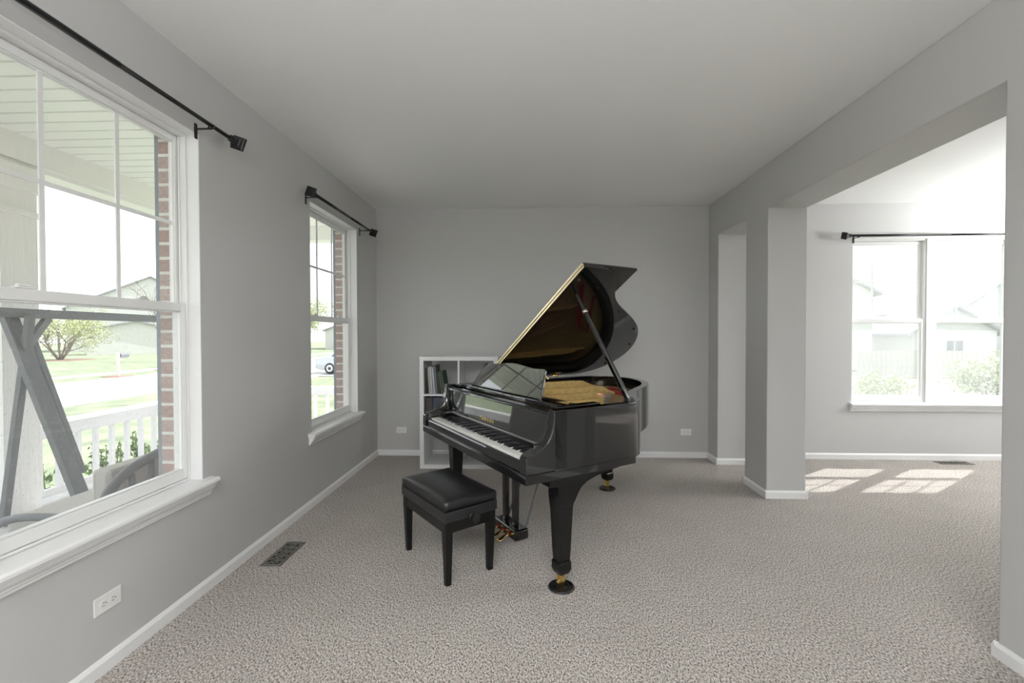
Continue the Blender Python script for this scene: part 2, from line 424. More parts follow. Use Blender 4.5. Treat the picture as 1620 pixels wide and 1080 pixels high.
window('window_4', (XL, 0, 0), PI/2, WB[0], WB[1], WB[2], WB[3], 1, (M['glass'], M['glass']))
window('window_5', (XE, 0, 0), -PI/2, -E1[1], -E1[0], E1[2], E1[3], 1, (M['glass'], M['glass']))
window('window_6', (XE, 0, 0), -PI/2, -E2[1], -E2[0], E2[2], E2[3], 1, (M['glass'], M['glass']))
window('window_7', (0, YS, 0), PI, -S1[1], -S1[0], S1[2], S1[3], 1, (M['glass'], M['glass']))
window('window_8', (0, YS, 0), PI, -S2[1], -S2[0], S2[2], S2[3], 2, (M['glass'], M['glass']))

# ------------------------------------------------------------------ curtain rods
def curtain_rod(label, origin, rz, u0, u1, z, brackets, off=.085, ends=(True, True)):
    root = tag(empty('curtain_rod', origin, rz), label, 'curtain rod')
    # local: x along the wall, -y into the room
    um = u0+(u1-u0)*.55
    MB().cyl((u0, -off, z), (um, -off, z), .0125).cyl((um-.01, -off, z), (u1, -off, z), .0105).build('rod', M['rod'], root)
    for s, u, on in ((-1, u0, ends[0]), (1, u1, ends[1])):
        if not on: continue
        f = MB()
        ax = (s, 0, 0)
        f.lathe([(.013, -.006), (.018, 0), (.018, .006), (.012, .01), (.02, .016), (.02, .022), (.014, .026)], (u, -off, z), ax, 20)
        x0 = u+s*.026
        rings = []
        for (d, h) in ((0, .016), (.012, .020), (.016, .026), (.022, .026), (.03, .030), (.034, .036), (.046, .036), (.052, .031)):
            rings.append([(x0+s*d, -off+1.414*h*math.cos(a_), z+1.414*h*math.sin(a_)) for a_ in (R(245), R(335), R(65), R(155))])
        f.loft(rings)
        f.build('finial', M['rod'], root, bevel=.0015)
    for u in brackets:
        b = MB()
        b.box(u-.009, u+.009, -.005, 0.0, z-.065, z+.012)
        b.box(u-.006, u+.006, -off, -.004, z-.019, z-.013)
        b.tube([(u, -off+.017, z-.004), (u, -off+.012, z-.014), (u, -off, z-.0175), (u, -off-.012, z-.014), (u, -off-.017, z-.002)], .004)
        b.build('bracket', M['rod'], root, bevel=.001)
    return root
curtain_rod('long matte black curtain rod above the large window at left', (XL, 0, 0), PI/2, .90, 2.36, 2.418, [1.0, 2.215])
curtain_rod('short black curtain rod above the narrow window beside the back corner', (XL, 0, 0), PI/2, 3.31, 4.50, 2.412, [3.33, 4.405])
curtain_rod('black curtain rod over the double window in the next room', (0, YB, 0), 0, 3.385, 5.22, 2.383, [3.47, 5.17])

# ------------------------------------------------------------------ outlets
def outlet(label, origin, rz, u, z):
    root = tag(empty('wall_outlet', origin, rz), label, 'outlet', None)
    MB().box(u-.058, u+.058, -.006, 0, z-.036, z+.036).build('cover_plate', M['plate'], root, bevel=.003)
    for s in (-1, 1):
        c = u+s*.0195
        r = MB(); pts = [(c+.0165*math.cos(a)*1.0, z+.0165*math.sin(a)) for a in [2*PI*k/20 for k in range(20)]]
        pts = [(x, max(z-.0135, min(z+.0135, y))) for x, y in pts]
        rec = r.prism(pts, -.008, -.005, 'y').build('receptacle', M['plate'], root)
        MB().box(c-.006, c+.003, -.0085, -.0078, z-.0075, z-.0055).box(c-.006, c+.003, -.0085, -.0078, z+.0055, z+.0075).lathe([(.0024, 0), (.0024, .0006)], (c+.009, -.0079, z), (0, -1, 0), 10).build('socket_slots', M['slot'], rec)
    MB().lathe([(.003, 0), (.002, .001)], (u, -.006, z), (0, -1, 0), 10).build('screw', M['plate'], root)
outlet('white duplex outlet low on the left wall under the large window', (XL, 0, 0), PI/2, 1.706, .276)
outlet('white duplex outlet on the back wall left of the white shelf unit', (0, YB, 0), 0, -1.43, .283)
outlet('white duplex outlet on the back wall right of the piano', (0, YB, 0), 0, 1.71, .282)

# ------------------------------------------------------------------ floor registers
def register(label, cx, cy, L, Wd, rz):
    root = tag(empty('floor_register', (cx, cy, 0), rz), label, 'floor vent')
    fr = MB(); z = .006; b = .022
    for (x0, x1, y0, y1) in ((-L/2, L/2, -Wd/2, -Wd/2+b), (-L/2, L/2, Wd/2-b, Wd/2), (-L/2, -L/2+b, -Wd/2+b, Wd/2-b), (L/2-b, L/2, -Wd/2+b, Wd/2-b)):
        fr.box(x0, x1, y0, y1, .0005, z)
    fr.build('frame', M['vent'], root, bevel=.002)
    MB().box(-L/2+b, L/2-b, -Wd/2+b, Wd/2-b, .0003, .0012).build('duct_opening', M['ventdark'], root)
    sc = MB(); n = 5; iw = (L-2*b)/n
    for k in range(n):
        c = -L/2+b+iw*(k+.5); hw = Wd/2-b
        sc.tube([(c-iw/2, -hw, .004), (c-iw*.1, -hw*.55, .0045), (c-iw*.35, 0, .0045), (c, hw*.35, .0045), (c+iw/2, hw, .004)], .0028, 6)
        sc.tube([(c+iw/2, -hw, .004), (c+iw*.1, -hw*.55, .0045), (c+iw*.35, 0, .0045), (c, hw*.35, .0045), (c-iw/2, hw, .004)], .0028, 6)
        sc.tube([(c+iw*.22*math.cos(a), hw*.38*math.sin(a), .0045) for a in [2*PI*j/14 for j in range(15)]], .0026, 6)
        if k: sc.tube([(c-iw/2, -hw, .004), (c-iw/2, hw, .004)], .0026, 6)
    sc.build('scroll_grille', M['vent'], root)
register('dark bronze scrollwork floor register in carpet along the left wall', -1.513, 2.652, .30, .125, PI/2)
register('dark floor register in carpet under the double window of next room', 4.42, 4.77, .33, .115, 0)

# ------------------------------------------------------------------ grand piano
PO = (-.4222, 2.786, 0); PR = R(-56.8)
piano = tag(empty('grand_piano', PO, PR), 'glossy black grand piano with lid propped open in the middle of carpet', 'piano')
P = M['piano']
# rim
outer = [(.74, .175), (.74, .40), (.74, .70)]+catmull([(.74, .70), (.728, .78), (.68, .86), (.58, .94), (.46, 1.04), (.36, 1.17), (.26, 1.34), (.16, 1.50), (.04, 1.64), (-.12, 1.76), (-.30, 1.83), (-.46, 1.828), (-.59, 1.77), (-.68, 1.67), (-.73, 1.53), (-.74, 1.40)], 6)[1:]+[(-.74, .9), (-.74, .175)]
def offset(pts, d):
    out = []
    for i, p in enumerate(pts):
        a = pts[max(i-1, 0)]; b = pts[min(i+1, len(pts)-1)]
        t = Vector((b[0]-a[0], b[1]-a[1])).normalized(); out.append((p[0]-t.y*d, p[1]+t.x*d))
    return out
inner = offset(outer, .055)
def strip(o_, i_, z0, z1, name, m, parent, bevel=.004):
    mb = MB(); n = len(o_)
    rings = [[(*o_[k], z0), (*i_[k], z0), (*i_[k], z1), (*o_[k], z1)] for k in range(n)]
    mb.loft(rings); ob = mb.build(name, m, parent, bevel=bevel, smooth=True)
    md = ob.modifiers.new('wn', 'WEIGHTED_NORMAL'); 
    ob.data.set_sharp_from_angle(angle=R(40)) if hasattr(ob.data, 'set_sharp_from_angle') else None
    return ob
strip(outer, inner, .635, .955, 'rim', P, piano)
strip(offset(outer, .012), inner, .625, .635, 'rim_base', P, piano, 0)
# keybed with front edge
MB().box(-.74, .74, 0, .76, .60, .648).build('keybed', P, piano, bevel=.004)
ks = MB(); ks.prism([(.012, .648), (.034, .648), (.034, .700), (.028, .704), (.018, .702), (.012, .692)], -.672, .672, 'x').build('key_slip', P, piano, bevel=.002)
# arms
prof = [(0, .648), (0, .728), (.004, .737), (.014, .743), (.04, .749), (.075, .761), (.106, .777), (.132, .797), (.150, .822), (.164, .855), (.172, .89), (.174, .93), (.174, .957), (.26, .957), (.26, .648)]
for s in (-1, 1):
    a = MB(); x0, x1 = (.684, .74) if s > 0 else (-.74, -.684); a.prism(prof, x0, x1, 'x', False); a.build('arm', P, piano, bevel=.006, seg=3)
    # flared inner cheek: a fillet that follows the arm's height down to the low key block
    def armh(t):
        for (ta, za), (tb, zb) in zip(prof[1:13], prof[2:13]):
            if ta <= t <= tb: return za+(zb-za)*(t-ta)/max(tb-ta, 1e-6)
        return .957
    f = MB(); rings = []
    for t in (.018, .026, .05, .08, .11, .13, .145, .157, .166, .174, .188):
        top = min(.905, armh(t)-.006); blk = min(.766, top) - (.012 if t < .02 else 0); wd = min(.072, .018+(top-blk)*.55) if top > blk else .018
        xa = .684; xb = xa-(.031 if t < .12 else .082); zb = .650 if t < .12 else .735; wd = min(wd, xa-xb-.006)
        sec = []
        for k in range(9):
            a_ = k/8*PI/2; cx_ = xa-wd; cz_ = top
            sec.append((xa-wd*math.sin(a_)*1.0 if False else xa-wd*(1-math.cos(a_)), top-(top-blk)*math.sin(a_)))
        sec += [(xb+.008, blk), (xb+.002, blk-.004), (xb, blk-.012), (xb, zb), (xa, zb)]
        rings.append([(s*x, t, z) for x, z in sec])
    f.loft(rings, True)
    kb_ = f.build('key_block', P, piano); kb_.data.set_sharp_from_angle(angle=R(50))
# fallboard + rail
MB().prism([(.1875, .690), (.188, .752), (.206, .915), (.216, .922), (.236, .922), (.236, .690)], -.684, .684, 'x').build('fallboard', M['desk'], piano, bevel=.002)
MB().prism([(.184, .918), (.184, .930), (.192, .938), (.25, .938), (.25, .922), (.206, .914)], -.684, .684, 'x').build('fallboard_rail', P, piano, bevel=.003)
MB().box(-.652, .652, .184, .192, .743, .755).build('key_strip', M['steel'], piano, bevel=.002)
# keyboard
kb = MB().box(-.652, .652, .04, .188, .655, .690).build('keyboard', M['pianob'], piano)
kw = 1.298/52
wk = bk = None
for i in range(52):
    x = -.649+kw*(i+.5)
    if wk is None:
        wk = MB().box(-kw/2+.0006, kw/2-.0006, .036, .186, .690, .7145).build('white_key', M['ivory'], kb, bevel=.0015); o = wk
    else:
        o = wk.copy(); C.objects.link(o); o.parent = kb
    o.location = (x, 0, 0)
for i in range(51):
    if (i % 7) in (0, 2, 3, 5, 6):     # A# C# D# F# G#
        x = -.649+kw*(i+1)
        if bk is None:
            m_ = MB(); r0 = [(-.0062, .084, .7145), (.0062, .084, .7145), (.0062, .186, .7145), (-.0062, .186, .7145)]
            r1 = [(-.0050, .091, .7275), (.0050, .091, .7275), (.0050, .186, .7285), (-.0050, .186, .7285)]
            m_.loft([r0, r1]); bk = m_.build('black_key', M['ebony'], kb, bevel=.0015); o = bk
        else:
            o = bk.copy(); C.objects.link(o); o.parent = kb
        o.location = (x, 0, 0)
# music shelf and desk
MB().box(-.64, .64, .262, .292, .940, .968).box(-.66, -.60, .25, .56, .940, .958).box(.60, .66, .25, .56, .940, .958).box(-.60, .60, .30, .40, .938, .950).build('music_shelf', P, piano, bevel=.004)
dp = [(-.45, 0), (.45, 0), (.447, .035), (.432, .085), (.416, .125), (.404, .150), (.398, .172), (.394, .186), (.378, .194), (.33, .193), (.28, .192), (.22, .194), (.16, .200), (.10, .207), (.05, .211), (0, .212)]
dp += [(-x, y) for x, y in dp[2:-1][::-1]]
d_ = MB().prism(dp, 0, .016, 'y').build('music_desk', M['desk'], piano, bevel=.004, seg=3, loc=(-.02, .292, .966), rot=(R(-27), 0, 0))
MB().box(-.44, .44, -.016, .0, 0, .008).build('ledge', P, d_, bevel=.002)
for s in (-1, 1):
    hg = MB(); hg.cyl((s*.33, .016, .12), (s*.33, .05, .105), .006).cyl((s*.33-.02, .03, .10), (s*.33+.02, .03, .10), .007).box(s*.33-.018, s*.33+.018, .0165, .021, .09, .15); hg.build('desk_hinge', M['brass'], d_)
hg = MB().lathe([(.004, 0), (.013, .004), (.013, .012), (.005, .016), (.005, .024), (.010, .028), (.004, .034)], (.378, .018, .150), (.4, 1, 0), 14); hg.build('brass_knob', M['brass'], d_)
# gold letters on the fallboard
def letters(txt, size, loc, rot, m, parent, name):
    cu = bpy.data.curves.new(name, 'FONT'); cu.body = txt; cu.size = size; cu.extrude = .0006; cu.align_x = 'CENTER'; cu.align_y = 'CENTER'; cu.space_character = 1.55; cu.offset = .0006
    t = bpy.data.objects.new(name, cu); C.objects.link(t)
    dg = bpy.context.evaluated_depsgraph_get(); me = bpy.data.meshes.new_from_object(t.evaluated_get(dg))
    bpy.data.objects.remove(t); bpy.data.curves.remove(cu)
    o = bpy.data.objects.new(name, me); C.objects.link(o); me.materials.clear(); me.materials.append(m); o.parent = parent; o.location = loc; o.rotation_euler = rot
    return o
letters('YAMAHA', .036, (-.04, .1905, .783), (R(90-6.3), 0, 0), M['brass'], piano, 'gold_lettering')
# inside: pin block, plate, struts, strings, dampers, felts
ip = offset(outer, .060)
MB().prism([(x_, max(y_, .405)) for x_, y_ in ip], .80, .815, 'z').build('soundboard', M['spruce'], piano)
pl = offset([p for p in outer], .075)
plate = MB().prism([(x, max(y, .40)) for x, y in pl], .855, .868, 'z').build('iron_plate', M['gold'], piano, bevel=.003)
def strut(x0, y0, x1, y1, h=.938):
    m_ = MB(); rings = []
    n = 12
    for k in range(n+1):
        t = k/n; x = x0+(x1-x0)*t; y = y0+(y1-y0)*t
        e_ = 1. if t < .80 else max(0, 1-(t-.80)/.20); e_ = e_*e_*(3-2*e_)
        z = .868+(h-.868)*e_+.001; w = .009+.006*e_
        rings.append([(x-w, y, .866), (x+w, y, .866), (x+w*.6, y, z), (x-w*.6, y, z)])
    return m_.loft(rings).build('plate_strut', M['gold'], plate, bevel=.003)
strut(.10, .42, .19, 1.06); strut(-.20, .42, -.07, 1.42); strut(-.60, .42, -.52, 1.62); strut(.40, .42, .44, .84)
MB().box(-.66, .66, .40, .452, .868, .905).build('pin_block_flange', M['gold'], plate, bevel=.006)
MB().box(-.665, .665, .30, .40, .80, .880).build('pin_block', M['pianob'], piano)
tp = MB()
for k in range(60):
    x = -.62+1.24*k/59
    for j in range(2): tp.cyl((x+.006*j, .33+.03*j, .88), (x+.006*j, .33+.03*j, .905), .0033, seg=6)
tag(tp.build('tuning_pins', M['steel'], piano), kind='stuff')
st = MB()
for k in range(70):
    x = -.10+.74*k/69; ye = .66+(1.45-.66)*((.66-x)/.76)**1.0
    st.cyl((x, .42, .884), (x-.015, max(.6, ye-.06), .878), .0012, seg=4)
tag(st.build('treble_strings', M['steel'], piano), kind='stuff')
st = MB()
for k in range(22):
    x = -.62+.34*k/21; st.cyl((x, .42, .889), (x+.40, 1.36+.02*math.sin(k)-.012*k, .884), .0022, seg=5)
tag(st.build('bass_strings', M['copper'], piano), kind='stuff')
MB().box(-.58, .60, .52, .545, .905, .93).build('damper_rail', M['pianob'], piano)
dm = MB()
for k in range(64):
    x = -.57+1.14*k/63; dm.box(x-.006, x+.006, .555, .60, .898, .918)
tag(dm.build('dampers', M['felt'], piano), kind='stuff')
MB().bar((-.30, 1.47, .876), (.13, 1.34, .876), .05, .010).bar((-.35, 1.58, .876), (.02, 1.52, .876), .03, .008).build('red_felt_strip', M['red'], piano)
# lid
AL = R(31.75)
lid_rot = (0, -AL, 0); lid_loc = (-.742, 0, .972)
lo = [(-.004, .565), (1.480, .565), (1.480, .70)]+catmull([(1.480, .70), (1.470, .78), (1.425, .86), (1.325, .945), (1.205, 1.04), (1.105, 1.17), (1.005, 1.34), (.905, 1.50), (.785, 1.645), (.62, 1.77), (.44, 1.84), (.28, 1.838), (.15, 1.78), (.06, 1.68), (.008, 1.54), (-.004, 1.42)], 6)[1:]
lid = MB().prism(lo, 0, .018, 'z').build('lid', M['lid'], piano, bevel=.004, seg=3, loc=lid_loc, rot=lid_rot)
MB().box(-.004, 1.480, .565, 1.02, .0195, .0375).build('folded_front_flap', M['lid'], lid, bevel=.004, seg=3)
hn = MB(); hn.box(0, 1.476, .560, .5645, .002, .0355)
for k in range(74):
    hn.cyl((.004+k*.02, .559, .0188), (.0225+k*.02, .559, .0188), .0042, seg=8)
hn.build('brass_lid_hinge', M['hinge'], lid)
for (w, t) in ((1.36, .60), (1.30, .80), (1.03, 1.22), (.80, 1.58), (.55, 1.75), (.20, 1.74)):
    MB().lathe([(.010, 0), (.009, -.008), (.004, -.010)], (w, t, 0), seg=12).build('rubber_bumper', M['black_pl'], lid)
for t in (.66, 1.28):
    MB().cyl((-.002, t-.03, -.004), (-.002, t+.03, -.004), .007, seg=10).box(0, .05, t-.03, t+.03, -.003, 0).build('side_hinge', M['brass'], lid)
# prop stick
pr = MB(); a = Vector((.690, .752, .957)); b = Vector((.300, .680, 1.606))
d = (b-a); pts = [a, a+d*.06, a+d*.55, a+d*.80]
def prop_ring(p, w, dd):
    t = d.normalized(); s_ = Vector((0, 1, 0)); s_ = (s_-t*s_.dot(t)).normalized(); q = t.cross(s_)
    return [p+s_*i*w+q*j*dd for i, j in ((-1, -.5), (-.5, -1), (.5, -1), (1, -.5), (1, .5), (.5, 1), (-.5, 1), (-1, .5))]
pr.loft([prop_ring(a, .010, .016), prop_ring(a+d*.10, .013, .020), prop_ring(a+d*.5, .012, .017), prop_ring(a+d*.82, .010, .013)])
prop = pr.build('lid_prop', P, piano, bevel=.002)
t = d.normalized()
MB().cyl(a+d*.815, a+d*.845, .016, seg=16).build('prop_collar', M['steel'], prop)
MB().loft([prop_ring(a+d*.845, .008, .011), prop_ring(b, .007, .009)]).build('prop_tip', M['pianob'], prop)
MB().cyl((.690, .73, .966), (.690, .776, .966), .012).box(.672, .712, .725, .78, .955, .960).build('prop_socket', M['pianob'], prop)
# legs
def leg(x, t, corbel):
    m_ = MB()
    def sq(h, z): return [(x+i*h, t+j*h, z) for i, j in ((-1, -1), (1, -1), (1, 1), (-1, 1))]
    if corbel:
        s = 1 if x > 0 else -1; xo = s*.736; xi = s*.640
        pr_ = [(.150, .600), (.150, .562), (.205, .558), (.205, .50), (.212, .44), (.300, .44), (.305, .455), (.318, .475), (.336, .505), (.358, .533), (.40, .557), (.46, .574), (.56, .589), (.655, .600)]
        m_.prism(pr_, min(xo, xi), max(xo, xi), 'x')
    else:
        m_.box(x-.09, x+.09, t-.09, t+.09, .60, .625); m_.loft([sq(.056, .44), sq(.062, .60)])
    m_.loft([sq(.0465, .46), sq(.044, .42), sq(.036, .20), sq(.033, .152)])
    m_.loft([sq(.033, .152), sq(.0385, .143), sq(.0385, .105), sq(.031, .082)])
    o = m_.build('leg', M['pleg'], piano, bevel=.004)
    c = MB(); c.cyl((x, t, .083), (x, t, .070), .018)
    c.box(x-.016, x-.011, t-.016, t+.012, .030, .074); c.box(x+.011, x+.016, t-.016, t+.012, .030, .074); c.box(x-.016, x+.016, t-.012, t+.012, .066, .074)
    cs = c.build('caster', M['brass'], o, bevel=.001)
    MB().cyl((x-.010, t-.004, .031), (x+.010, t-.004, .031), .0225, seg=20).build('wheel', M['brass'], o, bevel=.002)
    return o
LEGS = [(.690, .256), (-.690, .256), (-.31, 1.52)]
leg(*LEGS[0], True); leg(*LEGS[1], True); leg(*LEGS[2], False)
# pedal lyre
LX = .058; LT = .318
ly = MB()
for s in (-1, 1):
    m0 = [(LX+s*.060+i*.018, LT+j*.017, .11) for i, j in ((-1, -1), (1, -1), (1, 1), (-1, 1))]
    m1 = [(LX+s*.066+i*.021, LT+j*.019, .60) for i, j in ((-1, -1), (1, -1), (1, 1), (-1, 1))]
    ly.loft([m0, m1])
ly.box(LX-.13, LX+.13, LT-.07, LT+.07, .575, .600)
lyre = ly.build('pedal_lyre', P, piano, bevel=.004)
MB().box(LX-.142, LX+.142, LT-.052, LT+.052, .040, .108).build('pedal_box', P, lyre, bevel=.012, seg=3)
for k in (-1, 0, 1):
    x = LX+k*.068
    p_ = MB(); rings = []
    for (t, w, z, h) in ((LT-.045, .011, .066, .012), (LT-.07, .011, .067, .011), (LT-.088, .013, .062, .010), (LT-.104, .019, .054, .009), (LT-.120, .023, .050, .009), (LT-.132, .022, .048, .008), (LT-.139, .014, .047, .005)):
        rings.append([(x-w, t, z-h*.4), (x-w*.6, t, z-h), (x+w*.6, t, z-h), (x+w, t, z-h*.4), (x+w*.8, t, z+h*.3), (x+w*.3, t, z+h*.6), (x-w*.3, t, z+h*.6), (x-w*.8, t, z+h*.3)])
    p_.loft(rings, True).build('pedal', M['brass'], lyre)
    MB().box(x-.011, x+.011, LT-.060, LT-.050, .066, .080).build('pedal_felt', M['red'], lyre)
for s in (-1, 1):
    MB().cyl((LX+s*.115, LT+.045, .10), (LX+s*.075, LT+.26, .605), .0085, seg=10).build('brace_rod', M['swing'], lyre)
for k in (-1, 0, 1):
    MB().cyl((LX+k*.02, LT+.028, .10), (LX+k*.02, LT+.028, .60), .0025, seg=8).build('pedal_rod', M['brass'], lyre)
# caster cups are loose things under the wheels
cr, sr = math.cos(PR), math.sin(PR)
cup = None
for (x, t), lb in zip(LEGS, ('black caster cup under the front right piano leg, nearest the camera', 'black caster cup under the front left piano leg behind the bench', 'black caster cup under the rear piano leg')):
    wx, wy = PO[0]+cr*x-sr*t, PO[1]+sr*x+cr*t
    if cup is None:
        cup = MB().lathe([(.069, .0005), (.071, .003), (.068, .009), (.060, .0135), (.055, .014), (.050, .0105), (.044, .009), (.040, .0115), (.035, .0115), (.031, .0085), (0.002, .008)], seg=40).build('caster_cup', M['black_pl']); o = cup
    else:
        o = cup.copy(); C.objects.link(o)
    o.location = (wx, wy, 0); tag(o, lb, 'caster cup', 'caster cups under the piano legs')

# ------------------------------------------------------------------ piano bench
bench = tag(empty('piano_bench', (-.494, 2.628, 0), R(-50.5)), 'black padded adjustable piano bench in front of the keyboard', 'bench')
BL, BD = .280, .167
cs = MB(); n = 18; mrow = 12
top = []
for j in range(mrow+1):
    for i in range(n+1):
        u = -1+2*i/n; v = -1+2*j/mrow
        h = (1-abs(u)**3.2)*(1-abs(v)**3.2); edge = min(1., (1-max(abs(u), abs(v)))*14)
        k_ = 1-.006/BL*(1-edge)
        top.append((u*BL*k_, v*BD*k_, .4560+.020*max(0, h)**.75))
vs = top; fs = [(j*(n+1)+i, j*(n+1)+i+1, (j+1)*(n+1)+i+1, (j+1)*(n+1)+i) for j in range(mrow) for i in range(n)]
# side skirt
ring = [i for i in range(n+1)]+[(j+1)*(n+1)-1 for j in range(1, mrow+1)]+[mrow*(n+1)+i for i in range(n-1, -1, -1)]+[j*(n+1) for j in range(mrow-1, 0, -1)]
b0 = len(vs)
for idx in ring: vs.append((vs[idx][0]*1.016, vs[idx][1]*1.02, .444))
b1 = len(vs)
for idx in ring: vs.append((vs[idx][0]*1.012, vs[idx][1]*1.016, .4065))
nr = len(ring)
for k in range(nr):
    k2 = (k+1) % nr
    fs.append((ring[k2], ring[k], b0+k, b0+k2)); fs.append((b0+k2, b0+k, b1+k, b1+k2))
fs.append(tuple(b1+k for k in range(nr)))
seat = cs.add(vs, fs, True).build('seat_cushion', M['leather'], bench)
bt = MB()
for (i, j) in ((-.45, -.35), (-.15, -.35), (.15, -.35), (.45, -.35), (-.3, .3), (0, .3), (.3, .3)):
    bt.lathe([(.004, 0), (.003, .0015), (.001, .002)], (i*BL, j*BD, .4757-.003*abs(i)), seg=10)
bt.build('tufting_button', M['leather'], seat)
MB().box(-BL-.002, BL+.002, -BD-.002, BD+.002, .348, .404).build('seat_box', M['leather'], bench, bevel=.005, seg=3)
ap = MB()
ax, ay = BL-.008, BD-.008
ap.box(-ax+.03, ax-.03, -ay, -ay+.018, .285, .348).box(-ax+.03, ax-.03, ay-.018, ay, .285, .348).box(-ax, -ax+.018, -ay+.03, ay-.03, .285, .348).box(ax-.018, ax, -ay+.03, ay-.03, .285, .348)
ap.build('apron', M['bwood'], bench, bevel=.002)
for i in (-1, 1):
    for j in (-1, 1):
        m_ = MB(); x, y = i*(ax-.020), j*(ay-.020)
        def q(h, z, dx=0): return [(x+a_*h-i*dx, y+b_*h-j*dx, z) for a_, b_ in ((-1, -1), (1, -1), (1, 1), (-1, 1))]
        m_.loft([q(.015, 0, .003), q(.0225, .29), q(.0225, .348)]); m_.build('leg', M['bwood'], bench, bevel=.002)
kn = MB(); kn.lathe([(.024, 0), (.026, .004), (.026, .010), (.012, .014), (.012, .022)], (BL+.002, .0, .350), (1, 0, 0), 24)
fl = [(math.cos(2*PI*k/32)*(.024+.002*math.cos(k*PI/2)), math.sin(2*PI*k/32)*(.024+.002*math.cos(k*PI/2))) for k in range(32)]
kn.prism([(y, .350+z) for y, z in fl], BL+.022, BL+.048, 'x'); 
for s in (1,): kn.build('height_knob', M['black_pl'], bench, bevel=.002)
kn2 = MB(); kn2.prism([(y, .350+z) for y, z in fl], -BL-.040, -BL-.002, 'x'); kn2.build('height_knob', M['black_pl'], bench, bevel=.002)

# ------------------------------------------------------------------ shelf unit with books
KX, KY, KW, KH, KD = -1.104, 4.408, .790, 1.130, .39
shelf = tag(empty('cube_shelf', (KX, KY, 0)), 'white open cube shelf unit against the back wall behind the piano', 'shelf')
t = .042
sh = MB().box(0, t, 0, KD, 0, KH).box(KW-t, KW, 0, KD, 0, KH).box(t, KW-t, 0, KD, KH-t, KH).box(t, KW-t, 0, KD, 0, t)
sh.build('outer_frame', M['white_lam'], shelf, bevel=.0015)
MB().box(KW/2-.009, KW/2+.009, .002, KD-.002, t, KH-t).build('divider', M['white_lam'], shelf, bevel=.001)
ch = (KH-2*t-2*.018)/3
SHZ = []
for k in (1, 2):
    z = t+ch*k+.018*(k-1); SHZ.append(z+.018)
    for (a, b) in ((t, KW/2-.009), (KW/2+.009, KW-t)):
        MB().box(a, b, .002, KD-.002, z, z+.018).build('shelf_board', M['white_lam'], shelf, bevel=.001)
ztop = SHZ[1]
bcol = {n_: mat('book_cover_'+n_, c, .5) for n_, c in dict(black=(.015, .015, .016), cream=(.42, .38, .32), grey=(.42, .42, .43), silver=(.44, .45, .47), slate=(.10, .12, .14), dark=(.02, .025, .025), green=(.015, .05, .035), brown=(.045, .038, .034), gold=(.16, .14, .05), white=(.7, .7, .7), navy=(.04, .05, .08)).items()}
M['paper'] = mat('book_pages', (.7, .67, .6), .8)
books = [  # thickness, height, cover, tilt, label
    (.022, .262, 'black', .05, 'tall black book, first from the left on the top shelf'),
    (.014, .268, 'cream', .06, 'thin cream book between black and grey books on the shelf'),
    (.024, .276, 'grey', .06, 'pale grey book, third from the left on the top shelf'),
    (.016, .270, 'silver', .08, 'thin silver book leaning beside the pale grey one'),
    (.024, .285, 'slate', .08, 'slate blue book, tallest of the row on top shelf'),
    (.020, .225, 'dark', .10, 'short blackish book leaning against the slate blue book'),
    (.010, .226, 'gold', .12, 'very thin book with gold spine between two dark books'),
    (.028, .232, 'green', .14, 'dark green book leaning at the right end of row'),
]
x = KX+t+.020
for bi, (th, hh, cv, tilt, lb) in enumerate(books):
    dy = .215
    root = tag(empty('book', (x+th, KY+.035, ztop+.0008)), lb, 'book', 'books in the top left cube of the shelf unit')
    root.rotation_euler = (0, -tilt, 0)
    MB().box(-th, -th+.002, 0, dy, 0, hh).box(-.002, 0, 0, dy, 0, hh).box(-th+.002, -.002, 0, .002, 0, hh).build('cover', bcol[cv], root, bevel=.0008)
    MB().box(-th+.0022, -.0022, .003, dy-.004, .003, hh-.004).build('pages', M['paper'], root)
    x += th*1.012+.0015+(hh*(books[bi+1][3]-tilt)*1.05 if bi < len(books)-1 else 0)
bx = tag(empty('storage_binder', (KX+t+.088, KY+.03, SHZ[0]+.0008)), 'dark navy binder in the middle left cube, right of the brown one', 'binder')
MB().box(0, .004, 0, .30, 0, .318).box(.141, .145, 0, .30, 0, .318).box(.004, .141, 0, .004, 0, .318).build('cover', bcol['navy'], bx, bevel=.001)
MB().box(.006, .139, .006, .29, .004, .305).build('paper_block', M['paper'], bx)
bx = tag(empty('storage_binder', (KX+t+.012, KY+.03, SHZ[0]+.0008)), 'dark brown binder at the left of the middle left cube', 'binder')
MB().box(0, .004, 0, .30, 0, .318).box(.066, .070, 0, .30, 0, .318).box(.004, .066, 0, .004, 0, .318).build('cover', bcol['brown'], bx, bevel=.001)
MB().box(.006, .064, .006, .29, .004, .305).build('paper_block', M['paper'], bx)

# ------------------------------------------------------------------ porch outside the left wall
XO = XL-.17                  # outer face of the framed wall
brk = MB(); bt_ = .045; u = YS
GZ = -1.0                    # lawn level
for (a, b, z0, z1) in sorted([WB, W1, W2]):
    brk.box(XO-bt_, XO, u, a+.004, -1.0, 3.2); brk.box(XO-bt_, XO, a+.004, b-.004, -1.0, z0+.004); brk.box(XO-bt_, XO, a+.004, b-.004, z1-.004, 3.2); u = b-.004
    # brick reveals between the window frame and the outer face
    brk.box(XO, XL-.143, b-.004, b-.0002, z0, z1); brk.box(XO, XL-.143, a+.0002, a+.004, z0, z1); brk.box(XO, XL-.143, a+.004, b-.004, z0+.0002, z0+.004); brk.box(XO, XL-.143, a+.004, b-.004, z1-.004, z1-.0002)
brk.box(XO-bt_, XO, u, YB+.3, -1.0, 3.2)
struct(brk.build('wall_left_brick', M['brick']))
PF = -.2; XP = -4.30; PYE = 6.9; SZ = 3.05
